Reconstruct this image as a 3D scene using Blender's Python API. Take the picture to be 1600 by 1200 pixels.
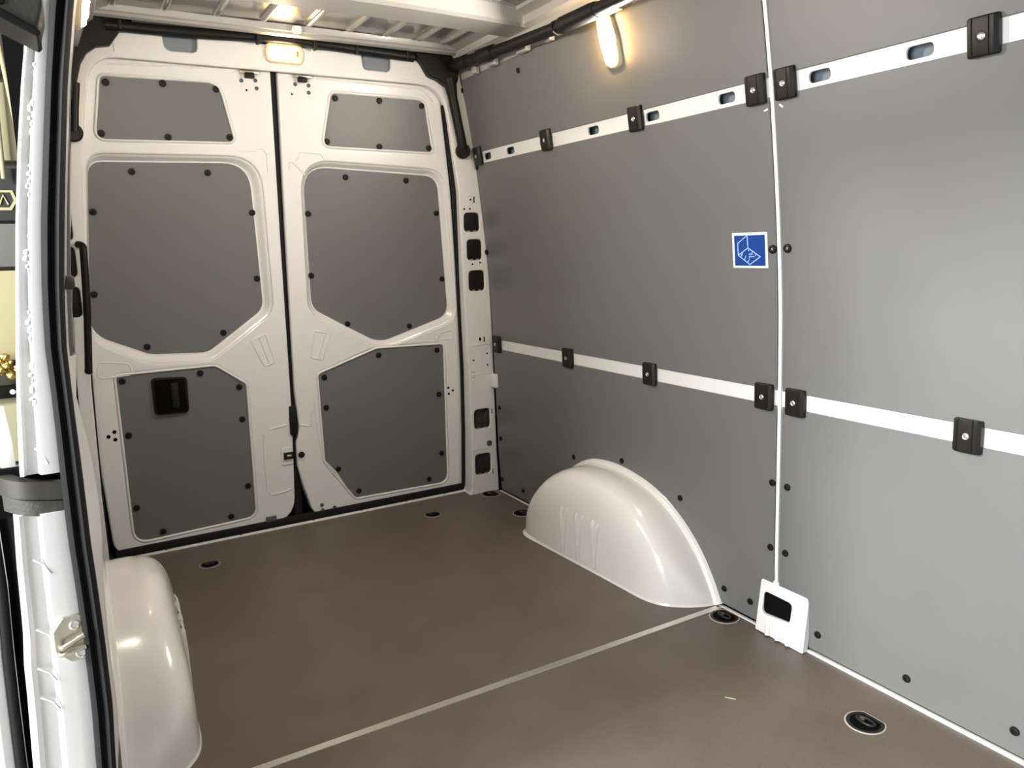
import bpy, bmesh, math
import numpy as np
from mathutils import Vector, Matrix

for o in list(bpy.data.objects):
    bpy.data.objects.remove(o, do_unlink=True)
scene = bpy.context.scene
col = scene.collection

# ------------------------------------------------------------------ camera
# metres; X to the right across the van, Y towards its rear doors, Z up, load floor at z = 0
cd = bpy.data.cameras.new('camera')
cd.sensor_fit = 'HORIZONTAL'; cd.sensor_width = 36.0
cd.lens = 1191.19 / 1600 * 36.0
cd.clip_start = 0.02
cam = bpy.data.objects.new('camera', cd); col.objects.link(cam)
RIGHT = Vector((0.86272, -0.50497, -0.02688)); DOWN = Vector((-0.11185, -0.1387, -0.984)); FWD = Vector((0.49316, 0.85192, -0.17614))
m = Matrix((RIGHT, -DOWN, -FWD)).transposed().to_4x4(); m.translation = (-0.860, 0.0, 1.17)
cam.matrix_world = m
scene.camera = cam

# ------------------------------------------------------------------ world, lights, exposure
world = bpy.data.worlds.new('world'); scene.world = world; world.use_nodes = True
bg = world.node_tree.nodes['Background']
bg.inputs[0].default_value = (0.88, 0.94, 1.0, 1); bg.inputs[1].default_value = 0.30

def area(name, loc, target, sx, sy, power, color):
    l = bpy.data.lights.new(name, 'AREA'); l.shape = 'RECTANGLE'; l.size = sx; l.size_y = sy; l.energy = power; l.color = color
    o = bpy.data.objects.new(name, l); col.objects.link(o); o.location = loc
    o.rotation_euler = (Vector(target) - Vector(loc)).to_track_quat('-Z', 'Z').to_euler()
    return o
area('hall_ceiling_light', (-5.0, 1.35, 3.1), (0.8, 0.6, 0.7), 0.9, 0.7, 520, (1.0, 0.985, 0.94))
area('added_side_fill', (-5.0, -0.25, 1.7), (0.0, -0.25, 1.6), 3.2, 3.0, 420, (0.96, 0.98, 1.0))  # added broad fill through the open side, brightens the right wall

vs = scene.view_settings
vs.view_transform = 'Standard'; vs.look = 'None'; vs.gamma = 1.0; vs.use_curve_mapping = False
vs.exposure = 0.1

# ------------------------------------------------------------------ materials
MATS = {}
def mat(name, color, rough=0.5, metal=0.0, coat=0.0, noise=None, bump=None, var=None, emit=None, trans=0.0, spec=0.5):
    """noise=(scale) colour mottling by var; bump=(scale,strength)"""
    if name in MATS: return MATS[name]
    mt = bpy.data.materials.new(name); mt.use_nodes = True
    nt = mt.node_tree; b = nt.nodes['Principled BSDF']
    b.inputs['Base Color'].default_value = (*color, 1)
    b.inputs['Roughness'].default_value = rough; b.inputs['Metallic'].default_value = metal
    b.inputs['Coat Weight'].default_value = coat; b.inputs['Coat Roughness'].default_value = 0.08
    b.inputs['Specular IOR Level'].default_value = spec
    b.inputs['Transmission Weight'].default_value = trans
    tc = nt.nodes.new('ShaderNodeTexCoord')
    if noise:
        n = nt.nodes.new('ShaderNodeTexNoise'); n.inputs['Scale'].default_value = noise; n.inputs['Detail'].default_value = 6
        r = nt.nodes.new('ShaderNodeValToRGB')
        r.color_ramp.elements[0].position = 0.3; r.color_ramp.elements[1].position = 0.7
        r.color_ramp.elements[0].color = (*color, 1); r.color_ramp.elements[1].color = (*var, 1)
        nt.links.new(tc.outputs['Object'], n.inputs['Vector']); nt.links.new(n.outputs['Fac'], r.inputs['Fac'])
        nt.links.new(r.outputs['Color'], b.inputs['Base Color'])
    if bump:
        n2 = nt.nodes.new('ShaderNodeTexNoise'); n2.inputs['Scale'].default_value = bump[0]; n2.inputs['Detail'].default_value = 3
        bp = nt.nodes.new('ShaderNodeBump'); bp.inputs['Strength'].default_value = bump[1]; bp.inputs['Distance'].default_value = 0.002
        nt.links.new(tc.outputs['Object'], n2.inputs['Vector']); nt.links.new(n2.outputs['Fac'], bp.inputs['Height'])
        nt.links.new(bp.outputs['Normal'], b.inputs['Normal'])
    if emit:
        b.inputs['Emission Color'].default_value = (*emit[0], 1); b.inputs['Emission Strength'].default_value = emit[1]
    MATS[name] = mt
    return mt

WHITE = mat('white_gloss_paint', (0.77, 0.77, 0.765), 0.3, coat=0.5, bump=(35, 0.03))
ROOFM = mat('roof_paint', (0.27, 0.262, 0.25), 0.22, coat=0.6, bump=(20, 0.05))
BOW_DIM = mat('white_paint_darkened', (0.40, 0.39, 0.37), 0.35, coat=0.15)  # white paint darkened on roof parts to offset the strong lamp light
COVER = mat('white_moulded_cover', (0.78, 0.77, 0.745), 0.2, coat=0.6)
GREY = mat('grey_laminate', (0.140, 0.142, 0.144), 0.40, noise=3.0, var=(0.150, 0.152, 0.153), bump=(900, 0.12))
PRIMER = mat('grey_primer', (0.19, 0.225, 0.26), 0.5)
FLOOR = mat('brown_film_plywood', (0.108, 0.084, 0.066), 0.42, noise=5.0, var=(0.135, 0.107, 0.086), bump=(420, 0.5))
ALU = mat('brushed_aluminium', (0.72, 0.69, 0.62), 0.32, metal=0.85, bump=(60, 0.1))
STEEL = mat('zinc_plated_steel', (0.60, 0.56, 0.46), 0.3, metal=0.9)
BLACK = mat('black_plastic', (0.008, 0.0075, 0.007), 0.45, spec=0.25)
CLIPM = mat('black_clip_plastic', (0.011, 0.010, 0.009), 0.4, spec=0.3)
RUBBER = mat('black_rubber', (0.014, 0.014, 0.015), 0.7, bump=(400, 0.1), spec=0.15)
VOID = mat('dark_cavity', (0.004, 0.004, 0.004), 0.9, spec=0.05)  # near-black, also stands in for shade inside holes and gaps
DGREY = mat('dark_grey_plastic', (0.05, 0.05, 0.046), 0.55, bump=(150, 0.4))
GUN = mat('dark_grey_metal', (0.10, 0.105, 0.11), 0.45, metal=0.4)
BLUE = mat('blue_print', (0.004, 0.045, 0.25), 0.4)
LINE = mat('pale_blue_print', (0.35, 0.50, 0.95), 0.5)
PAPER = mat('white_sticker', (0.85, 0.86, 0.86), 0.45)
GREEN = mat('pale_green_tape', (0.40, 0.50, 0.28), 0.6)
GLASSY = mat('lamp_lens', (1.0, 0.80, 0.42), 0.15, emit=((1.0, 0.52, 0.08), 14.0))
BULB = mat('lamp_bulb_area', (1.0, 0.9, 0.6), 0.3, emit=((1.0, 0.965, 0.90), 1250.0))
BULB2 = mat('header_lamp_bulb_area', (1.0, 0.9, 0.6), 0.3, emit=((1.0, 0.80, 0.50), 110.0))
GLOW2 = mat('side_lamp_lens', (1.0, 0.80, 0.42), 0.15, emit=((1.0, 0.60, 0.22), 200.0))
BEZEL = mat('pale_edge', (0.42, 0.39, 0.35), 0.5)
LAMPB = mat('lamp_bezel', (0.80, 0.70, 0.45), 0.25)
AMBER = mat('lamp_switch', (0.75, 0.30, 0.05), 0.3)
CREAM = mat('cream_steel', (0.50, 0.46, 0.30), 0.5)
PALE = mat('pale_yellow_steel', (0.60, 0.54, 0.31), 0.5)
CONC = mat('hall_concrete', (0.20, 0.20, 0.19), 0.7, noise=2.0, var=(0.25, 0.25, 0.24))
GOLD = mat('gold_foil', (0.55, 0.38, 0.10), 0.35, metal=0.5)
BOLT = mat('bright_bolt', (0.75, 0.75, 0.74), 0.25, metal=0.9)

# ------------------------------------------------------------------ object helpers
def link(name, me, mt, parent=None, smooth=40):
    me.materials.append(mt)
    if smooth:
        for p in me.polygons: p.use_smooth = True
        me.set_sharp_from_angle(angle=math.radians(smooth))
    o = bpy.data.objects.new(name, me); col.objects.link(o)
    adopt(o, parent)
    return o
def world_of(o):
    if o.parent: return world_of(o.parent) @ o.matrix_parent_inverse @ o.matrix_basis
    return o.matrix_basis.copy()
def adopt(o, parent):                 # geometry is written in van coordinates, whatever the parent's own origin
    if parent:
        o.parent = parent; o.matrix_parent_inverse = world_of(parent).inverted()
def done(bm, name, mt, parent=None, smooth=40, recalc=True):
    if recalc: bmesh.ops.recalc_face_normals(bm, faces=bm.faces)
    me = bpy.data.meshes.new(name); bm.to_mesh(me); bm.free()
    return link(name, me, mt, parent, smooth)
def thing(name, label, cat, loc=(0, 0, 0), group=None):
    o = bpy.data.objects.new(name, None); col.objects.link(o); o.location = loc; o.empty_display_size = 0.05
    o['label'] = label; o['category'] = cat
    if group: o['group'] = group
    ROOTS.append(o)
    return o
ROOTS = []
def tag(o, label, cat, group=None):
    o['label'] = label; o['category'] = cat
    if group: o['group'] = group
    return o
def struct(o, label, cat):
    o['kind'] = 'structure'; o['label'] = label; o['category'] = cat
    return o
def structure(name, label, cat, loc=(0, 0, 0)):
    o = bpy.data.objects.new(name, None); col.objects.link(o); o.location = loc; o.empty_display_size = 0.05
    ROOTS.append(o)
    return struct(o, label, cat)
def place(o, mtx):
    o.matrix_basis = mtx
    return o

def rpoly(pts, radii, seg=6):
    """closed polygon with rounded corners; every corner gives seg+1 points"""
    n = len(pts); out = []
    if not hasattr(radii, '__len__'): radii = [radii] * n
    for i in range(n):
        p = Vector(pts[i]); a = Vector(pts[i - 1]) - p; b = Vector(pts[(i + 1) % n]) - p
        la, lb = a.length, b.length; a.normalize(); b.normalize()
        ang = a.angle(b); r = radii[i]
        t = min(r / max(math.tan(ang / 2), 1e-4), 0.48 * la, 0.48 * lb)
        s, e = p + a * t, p + b * t
        for k in range(seg + 1):
            u = k / seg
            out.append(tuple(s * (1 - u) ** 2 + p * 2 * u * (1 - u) + e * u ** 2))
    return out
def area2(L): return sum(L[i - 1][0] * L[i][1] - L[i][0] * L[i - 1][1] for i in range(len(L))) / 2
def offset(L, d):
    """grow a closed loop outwards by d"""
    s = 1 if area2(L) > 0 else -1; n = len(L); out = []
    for i in range(n):
        p = Vector(L[i]); a = p - Vector(L[i - 1]); b = Vector(L[(i + 1) % n]) - p
        if a.length < 1e-6: a = b
        if b.length < 1e-6: b = a
        na = Vector((a.y, -a.x)).normalized() * s; nb = Vector((b.y, -b.x)).normalized() * s
        q = (na + nb)
        q = q.normalized() if q.length > 1e-6 else na
        c = max(q.dot(na), 0.5)
        out.append(tuple(p + q * (d / c)))
    return out
def ring(bm, L, mp, d): return [bm.verts.new(mp(p[0], p[1], d)) for p in L]
def strip(bm, A, B, closed=True):
    n = len(A)
    for i in range(n if closed else n - 1):
        j = (i + 1) % n
        try: bm.faces.new((A[i], A[j], B[j], B[i]))
        except ValueError: pass
def edges_of(bm, V):
    out = []
    for i in range(len(V)):
        e = bm.edges.get((V[i - 1], V[i])) or bm.edges.new((V[i - 1], V[i]))
        out.append(e)
    return out
def plate(name, outer, holes, mp, thick, bev, mt, parent=None, nb=3, back=False, hole_back=True, smooth=40):
    """sheet with rounded edges; mp(u, v, d) maps to 3-D, d grows away from the viewer"""
    bm = bmesh.new(); flat = bmesh.new()
    fr = []
    for L, sg in [(outer, -1)] + [(h, 1) for h in holes]:
        prev = None
        for k in range(nb + 1):
            a = k / nb * math.pi / 2
            V = ring(bm, offset(L, sg * bev * (1 - math.sin(a))), mp, bev * (1 - math.cos(a)))
            if prev is None: fr.append((V, offset(L, sg * bev)))
            else: strip(bm, prev, V)
            prev = V
        V = ring(bm, L, mp, thick); strip(bm, prev, V)
        if back and L is outer and not holes:
            bm.faces.new(V)
    # fill the front in the flat (u, v) plane, then reuse the topology
    fl = []; idx = {}
    for V, L in fr:
        W = [flat.verts.new((p[0], p[1], 0)) for p in L]
        for w, v in zip(W, V): idx[w] = v
        fl += edges_of(flat, W)
    r = bmesh.ops.triangle_fill(flat, use_beauty=True, use_dissolve=False, edges=fl)
    for f in flat.faces:
        try: bm.faces.new([idx[v] for v in f.verts])
        except ValueError: pass
    flat.free()
    o = done(bm, name, mt, parent, smooth)
    w = o.modifiers.new('weighted_normal', 'WEIGHTED_NORMAL'); w.keep_sharp = True; w.weight = 100
    return o
def loft(name, loops, mt, parent=None, closed=True, smooth=40, cap=False):
    bm = bmesh.new(); prev = None; first = None
    for L in loops:
        V = [bm.verts.new(p) for p in L]
        if prev: strip(bm, prev, V, closed)
        else: first = V
        prev = V
    if cap:
        bm.faces.new(first); bm.faces.new(prev)
    return done(bm, name, mt, parent, smooth)
def tube_bm(bm, pts, r, seg=12, closed=False, caps=True, squash=1.0):
    P = [Vector(p) for p in pts]; n = len(P)
    R = r if hasattr(r, '__len__') else [r] * n
    up = None; rings = []
    for i in range(n):
        if closed: t = P[(i + 1) % n] - P[i - 1]
        else: t = P[min(i + 1, n - 1)] - P[max(i - 1, 0)]
        t.normalize()
        if up is None: up = t.orthogonal().normalized()
        else: up = (up - t * up.dot(t)).normalized()
        s = t.cross(up)
        rings.append([bm.verts.new(P[i] + (up * math.cos(a) + s * math.sin(a) * squash) * R[i]) for a in [2 * math.pi * k / seg for k in range(seg)]])
    for i in range(n if closed else n - 1):
        strip(bm, rings[i], rings[(i + 1) % n])
    if caps and not closed:
        bm.faces.new(rings[0]); bm.faces.new(rings[-1])
def tube(name, pts, r, mt, parent=None, seg=12, closed=False, squash=1.0):
    bm = bmesh.new(); tube_bm(bm, pts, r, seg, closed, True, squash)
    return done(bm, name, mt, parent, 50)
def smooth_path(pts, n=8):
    P = [Vector(p) for p in pts]; out = []
    for i in range(len(P) - 1):
        a = P[max(i - 1, 0)]; b = P[i]; c = P[i + 1]; d = P[min(i + 2, len(P) - 1)]
        for k in range(n):
            t = k / n
            out.append(0.5 * ((2 * b) + (c - a) * t + (2 * a - 5 * b + 4 * c - d) * t * t + (3 * b - a - 3 * c + d) * t ** 3))
    out.append(P[-1])
    return out
def box_bm(bm, lo, hi, bev=0.0, seg=2):
    v = bmesh.ops.create_cube(bm, size=1)['verts']
    for q in v: q.co = Vector([lo[i] + (q.co[i] + .5) * (hi[i] - lo[i]) for i in range(3)])
    if bev:
        es = list({e for q in v for e in q.link_edges})
        bmesh.ops.bevel(bm, geom=es, offset=bev, segments=seg, affect='EDGES', profile=0.5)
def box(name, lo, hi, mt, parent=None, bev=0.003, seg=2):
    bm = bmesh.new(); box_bm(bm, lo, hi, bev, seg)
    return done(bm, name, mt, parent, 35)
def lathe_mesh(name, prof, seg, mt):
    bm = bmesh.new(); rings = []
    for r, z in prof:
        if r < 1e-6: rings.append([bm.verts.new((0, 0, z))])
        else: rings.append([bm.verts.new((r * math.cos(2 * math.pi * k / seg), r * math.sin(2 * math.pi * k / seg), z)) for k in range(seg)])
    for A, B in zip(rings, rings[1:]):
        if len(A) == 1 or len(B) == 1:
            c, L = (A[0], B) if len(A) == 1 else (B[0], A)
            for i in range(seg): bm.faces.new((c, L[i], L[(i + 1) % seg]))
        else: strip(bm, A, B)
    bmesh.ops.recalc_face_normals(bm, faces=bm.faces)
    me = bpy.data.meshes.new(name); bm.to_mesh(me); bm.free()
    me.materials.append(mt)
    for p in me.polygons: p.use_smooth = True
    me.set_sharp_from_angle(angle=math.radians(45))
    return me
def put(name, me, mtx, parent):
    o = bpy.data.objects.new(name, me); col.objects.link(o); adopt(o, parent); o.matrix_basis = mtx
    return o
def axis_to(n):                       # local +Z -> n
    return Vector((0, 0, 1)).rotation_difference(Vector(n)).to_matrix().to_4x4()

SCREW = lathe_mesh('screw_cap', [(1, -.2), (1, .25), (.9, .45), (.6, .55), (.42, .55), (.36, .3), (0, .3)], 16, BLACK)
SCREW_B = lathe_mesh('screw_bright', [(.42, .28), (.30, .36), (0, .38)], 12, BOLT)
BOLTM = lathe_mesh('bolt_head', [(1, -.2), (1, .3), (.7, .5), (.55, .5), (.5, .3), (0, .3)], 14, GUN)
HOLE = lathe_mesh('hole_rim', [(1, -.1), (1, .06), (.8, .06), (0, .05)], 14, VOID)
def screw_at(p, n, r, parent, me=SCREW, name='screw'):
    return put(name, me, Matrix.Translation(Vector(p)) @ axis_to(n) @ Matrix.Scale(r, 4), parent)

# ------------------------------------------------------------------ the curved surfaces of the body
PZ = [(-.1, .879), (0, .878), (.18, .867), (.39, .862), (.58, .858), (.77, .853), (.99, .845), (1.145, .832), (1.3, .816), (1.54, .785), (1.68, .762), (1.77, .746), (1.95, .705), (2.2, .64)]
_zz = np.linspace(-.1, 2.2, 231); _xx = np.interp(_zz, [p[0] for p in PZ], [p[1] for p in PZ])
_xs = np.convolve(np.pad(_xx, 8, mode='edge'), np.ones(17) / 17, 'valid')
def xw(z): return float(np.interp(z, _zz, _xs))            # inner face of the side lining
def yd(z): return 3.275 - 0.07 * z                          # face of the rear door shells
def yf(z): return 3.16 - 0.03 * z                           # face of the rear body frame
def wall_map(off=0.0): return lambda y, z, d: (xw(z) - off + d, y, z)
def xl(z): return -xw(z) - .016 * min(max((z - .4) / .5, 0), 1)   # inner face of the left lining
def lwall_map(off=0.0): return lambda y, z, d: (xl(z) + off - d, y, z)
def door_map(off=0.0): return lambda x, z, d: (x, yd(z) - off + d, z)
def frame_map(off=0.0): return lambda x, z, d: (x, yf(z) - off + d, z)
def wall_n(z):
    s = (xw(z + .02) - xw(z - .02)) / .04
    return Vector((-1, 0, s)).normalized()
DN = Vector((0, -1, -0.07)).normalized()

# ================================================================== STRUCTURE
# ---- load floor: two plywood boards, joint strip, sill
fl = structure('floor', 'brown grey plywood load floor of the van', 'floor', (0, 1.2, -0.012))
def grid_plate(name, y0, y1, z0, z1, mp, thick, mt, parent, ny=2, nz=8):
    bm = bmesh.new(); ys = [y0 + (y1 - y0) * i / ny for i in range(ny + 1)]; zs = [z0 + (z1 - z0) * i / nz for i in range(nz + 1)]
    e = .0015
    G = [[bm.verts.new(mp(min(max(y, y0 + e), y1 - e), min(max(z, z0 + e), z1 - e), 0)) for z in zs] for y in ys]
    for i in range(ny):
        for j in range(nz): bm.faces.new((G[i][j], G[i + 1][j], G[i + 1][j + 1], G[i][j + 1]))
    loop = [(0, j) for j in range(nz + 1)] + [(i, nz) for i in range(1, ny + 1)] + [(ny, j) for j in range(nz - 1, -1, -1)] + [(i, 0) for i in range(ny - 1, 0, -1)]
    A = [G[i][j] for i, j in loop]
    B = [bm.verts.new(mp(ys[i], zs[j], e)) for i, j in loop]; C2 = [bm.verts.new(mp(ys[i], zs[j], thick)) for i, j in loop]
    strip(bm, A, B); strip(bm, B, C2)
    return done(bm, name, mt, parent, 30)
box('floor_panel', (-0.872, 1.682, -0.012), (0.874, 3.228, 0.0), FLOOR, fl, .001, 1)
box('floor_panel', (-0.872, -0.86, -0.012), (0.874, 1.664, 0.0), FLOOR, fl, .001, 1)
box('subfloor', (-0.95, -0.9, -0.06), (0.95, 3.30, -0.013), VOID, fl, 0, 1)
box('sill_sheet', (-0.95, -0.9, -0.30), (-0.873, 1.36, -0.006), WHITE, fl, .004, 2)
jt = box('trim_1', (-0.86, 1.661, -0.004), (0.866, 1.684, 0.0022), ALU, None, .001, 1)
struct(jt, 'pale metal joint strip between the two brown floor boards', 'floor strip')
sl = structure('trim_2', 'bright sill edge strip along the floor under the rear doors', 'sill strip', (0, 3.235, 0))
box('sill_strip', (-0.835, 3.226, -0.02), (0.765, 3.243, 0.006), WHITE, sl, .002, 2)
for x in (-.62, -.33, -.02, .2, .42, .62): screw_at((x, 3.235, .006), (0, 0, 1), .005, sl, BOLTM, 'rivet')
et = structure('trim_3', 'thin white edge line between the floor and the right grey wall', 'edge strip', (0.872, 1.2, 0))
for a, b_, h in ((-.84, 1.338, .007), (1.508, 1.70, .003), (2.65, 3.14, .002)):
    box('edge_strip', (0.8705, a, -.004), (0.884, b_, h), WHITE, et, .0015, 2)

# ---- right side wall (vehicle left): white steel behind grey lining boards
wr = structure('wall_right', 'right side wall lined with six grey boards', 'wall', (0.88, 1.2, 0))
grid_plate('body_side', -0.9, 3.2, -0.05, 2.0, lambda y, z, d: (xw(z) + .035 + d, y, z), .01, PRIMER, wr, 1, 24)
ZL = [(0.012, 0.706), (0.751, 1.538), (1.586, 1.886)]
panels = {}
for i, (z0, z1) in enumerate(ZL):
    panels['r', i] = grid_plate('lining_panel', 1.4615, 3.128, z0, z1, wall_map(), .009, GREY, wr, 1, 12)
    panels['f', i] = grid_plate('lining_panel', -0.86, 1.4425, z0, z1, wall_map(), .009, GREY, wr, 1, 12)
bm = bmesh.new()
ss = [(.165 + (1.90 - .165) * i / 30) for i in range(31)]
prev = None
for z in ss:
    x = xw(z); V = [bm.verts.new((x + .012, 1.4570, z)), bm.verts.new((x - .001, 1.4565, z)), bm.verts.new((x - .0025, 1.451, z)), bm.verts.new((x - .001, 1.4455, z)), bm.verts.new((x + .012, 1.4445, z))]
    if prev: strip(bm, prev, V, False)
    prev = V
done(bm, 'seam_strip', WHITE, wr, 30)
grid_plate('seam_shade', 1.4565, 1.464, .165, 1.886, wall_map(-.007), .003, VOID, wr, 1, 20)  # black strip painting the shade in the narrow seam
WS = [(2.635, 1.835), (3.108, 1.846), (3.116, 1.152), (3.095, 0.424), (3.101, 0.272), (3.112, 0.065), (2.916, 0.061), (2.487, 0.32), (2.173, 0.377), (1.86, 0.319), (1.471, 0.475), (1.417, 0.475), (1.473, 0.274), (1.419, 0.274), (1.661, 0.067), (1.552, 0.067), (1.304, 0.067), (1.038, 0.068), (0.781, 0.07), (0.52, .07), (1.472, 1.146), (1.422, 1.148), (3.1, 1.524)]
for y, z in WS:
    i = 0 if z < .73 else (1 if z < 1.56 else 2)
    par = panels['r' if y > 1.45 else 'f', i]; p = Vector((xw(z), y, z))
    bright = 1.1 < z < 1.2
    screw_at(p, wall_n(z), .0125 if bright else .0105, par)
    if bright: screw_at(p, wall_n(z), .0125, par, SCREW_B, 'screw_socket')
for y, z, a in ((1.472, 1.508, .6), (1.422, 1.511, -.3)):
    put('clip_tab', box('tab_template', (-.007, -.0025, -.0005), (.007, .0025, .003), PAPER, None, .001).data, Matrix.Translation((xw(z), y, z)) @ axis_to(wall_n(z)) @ Matrix.Rotation(a + 1.2, 4, 'Z'), panels['r' if y > 1.45 else 'f', 1])
for o in [o for o in col.objects if o.name.startswith('tab_template')]: bpy.data.objects.remove(o)

# ---- left side wall, seen edge-on behind the door jamb
wl = structure('wall_left', 'left side wall behind the sliding door pillar, seen almost edge-on', 'wall', (-0.88, 2.2, 0))
grid_plate('body_side', 1.39, 3.2, -0.05, 1.99, lambda y, z, d: (xl(z) - .012 - d, y, z), .01, WHITE, wl, 1, 24)
grid_plate('outer_skin', 1.40, 3.35, -0.3, 2.05, lambda y, z, d: (-xw(max(z, .2)) - .075 - d, y, z), .004, WHITE, wl, 1, 24)
for z0, z1 in ZL: grid_plate('lining_panel', 1.48, 3.10, z0, z1, lwall_map(), .009, GREY, wl, 1, 10)
grid_plate('rail_strip', 1.44, 3.12, .70, .76, lambda y, z, d: (xl(z) - .004 - d, y, z), .004, WHITE, wl, 1, 3)
grid_plate('rail_strip', 1.44, 3.12, 1.53, 1.59, lambda y, z, d: (xl(z) - .004 - d, y, z), .004, WHITE, wl, 1, 3)

# ---- bulkhead and front end behind the camera, right body outside
wf = structure('wall_front', 'white bulkhead closing the load space behind the viewer', 'wall', (0, -0.9, 0))
box('bulkhead', (-0.95, -0.93, -0.05), (0.95, -0.88, 2.05), WHITE, wf, 0, 1)
grid_plate('outer_skin', -0.93, 3.40, -.3, 2.05, lambda y, z, d: (xw(max(z, .2)) + .08 + d, y, z), .004, WHITE, wf, 1, 20)

# ---- rear body frame around the doors
wb = structure('wall_back', 'white painted steel frame around the rear doors', 'wall', (0, 3.15, 0))
OPEN = rpoly([(-.696, 1.857), (-.757, 1.51), (-.785, 1.18), (-.813, .72), (-.824, .30), (-.826, -.012), (.733, -.012), (.735, .30), (.730, .60), (.712, 1.0), (.700, 1.42), (.636, 1.857)],
             [.11, .3, .4, .4, .4, .05, .05, .4, .4, .4, .4, .13], 7)
def wallx(z): return xw(z) + .004
outer = [(-wallx(z), z) for z in np.linspace(1.90, -.04, 16)] + [(wallx(z), z) for z in np.linspace(-.04, 1.90, 16)]
outer += [(.70, 1.952), (.403, 1.950), (.401, 1.913), (.396, 1.901), (.383, 1.894), (.298, 1.894), (.287, 1.898), (.282, 1.908), (.277, 1.953),
          (-.342, 1.952), (-.345, 1.913), (-.350, 1.902), (-.362, 1.896), (-.433, 1.895), (-.446, 1.898), (-.455, 1.908), (-.461, 1.953), (-.70, 1.953)]
HOLES = [((.722, 1.329), (.801, 1.245)), ((.734, 1.211), (.811, 1.118)), ((.740, 1.071), (.822, .977)), ((.752, .417), (.838, .322)), ((.753, .196), (.838, .093))]
def hole_loop(h, mirror=False):
    (x0, z0), (x1, z1) = h; s = -1 if mirror else 1
    return rpoly([(s * x0, z0), (s * x1, z0), (s * x1, z1), (s * x0, z1)], .02, 4)
hl = [hole_loop(h) for h in HOLES] + [[(min(x, 9), z) for x, z in hole_loop(((.812, a[1] + .004), (.868, b_[1] - .01)), True)] for a, b_ in HOLES[:3]]
plate('body_frame', outer, [OPEN] + hl, frame_map(), .012, .005, WHITE, wb)
# reveal running back to the doors
A = [(x, yf(z) + .006, z) for x, z in OPEN]; B = [(x, (yf(z) + yd(z)) / 2, z) for x, z in offset(OPEN, .002)]; Cc = [(x, yd(z) + .05, z) for x, z in offset(OPEN, .016)]
loft('door_reveal', [A, B, Cc], WHITE, wb, smooth=60)
box('outer_panel', (-0.95, 3.345, -.3), (0.95, 3.36, 2.1), VOID, wb, 0, 1)
box('header_back', (-.55, 3.120, 1.885), (.55, 3.13, 1.99), PRIMER, wb, 0, 1)
for k, h in enumerate(HOLES + [((-.865, a[1] + .004), (-.812, b_[1] - .01)) for a, b_ in HOLES[:3]]):
    (x0, z0), (x1, z1) = h
    c = structure_part = box('vent_pocket', (x0 - .006, yf(z0) + .012, z1 - .006), (x1 + .006, yf(z0) + .03, z0 + .006), BLACK, wb, .002)
    if k in (3, 4):
        bm = bmesh.new()
        for j in range(-7, 8):
            cx, cz = (x0 + x1) / 2 + j * .012, (z0 + z1) / 2
            hw = .045; q = []
            for t in (-1, 1): q.append((cx + t * hw * .62, cz + t * hw))
            (a0, b0), (a1, b1) = q
            f = lambda a, b2: (min(max(a, x0 + .004), x1 - .004), b2)
            if a1 < x0 + .004 or a0 > x1 - .004: continue
            tube_bm(bm, [(f(a0, b0)[0], yf(cz) + .009, b0 if a0 > x0 else b0 + (x0 - a0) / .62), (f(a1, b1)[0], yf(cz) + .009, b1 if a1 < x1 else b1 - (a1 - x1) / .62)], .0022, 5)
        done(bm, 'vent_mesh', CLIPM, c)
    for t in (.3, .7):
        xx = x0 + (x1 - x0) * t
        box('vent_catch', (xx - .008, yf(z1) + .002, z1 - .001), (xx + .008, yf(z1) + .010, z1 + .006), STEEL if k < 5 else BLACK, c, .001)
screw_at((.828, yf(.245), .245), (0, -1, 0), .014, wb, BOLTM, 'plug')
for x, z in ((.724, 1.345), (.752, 1.346), (.759, 1.100), (.798, 1.106), (.754, .656), (.826, .683), (.828, .628), (.756, 1.386), (.745, .60), (.755, .60), (.745, .575), (.755, .575)):
    screw_at((x, yf(z) - .0, z), (0, -1, 0), .0045 if z > .61 else .0022, wb, HOLE, 'hole')
for x, z, w, h in ((.774, 1.386, .003, .014), (.790, .753, .005, .008), (.812, .751, .0025, .012), (.846, .401, .002, .012), (.846, .1, .002, .012)):
    box('slot', (x - w, yf(z) - .001, z - h), (x + w, yf(z) + .004, z + h), VOID, wb, 0, 1)
for z in (.222, .725, .585, 1.40):     # pressed step lines on the pillar
    tube('pressed_line', [(.742, yf(z) - .0005, z), (.80, yf(z) - .0005, z + .002), (.842 if z < 1 else .80, yf(z) - .0005, z + .003)], .0022, WHITE, wb, 6)
box('wall_tab', (.842, 3.10, .520), (.866, 3.142, .585), WHITE, wb, .002)
for sx in (-.62, .50):                 # weld seams on the header
    tube('pressed_line', [(sx, yf(1.92) - .001, 1.935), (sx + .004, yf(1.88) - .001, 1.875)], .002, WHITE, wb, 6)

# ---- door seals
OS = offset(OPEN, .004); i0 = min(range(len(OS)), key=lambda i: abs(OS[i][1] - .78) + (9 if OS[i][0] > 0 else 0)); i1 = max(i for i in range(len(OS)) if OS[i][0] > .5 and OS[i][1] < 1.80)
sealp = [(x, yd(z) - .012, z) for x, z in OS[i0:i1 + 1]]
s_ = tube('door_seal', smooth_path(sealp, 3), .011, RUBBER, None, 8)
tag(s_, 'black rubber seal along the sides and bottom of the rear door opening', 'door seal')

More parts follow.
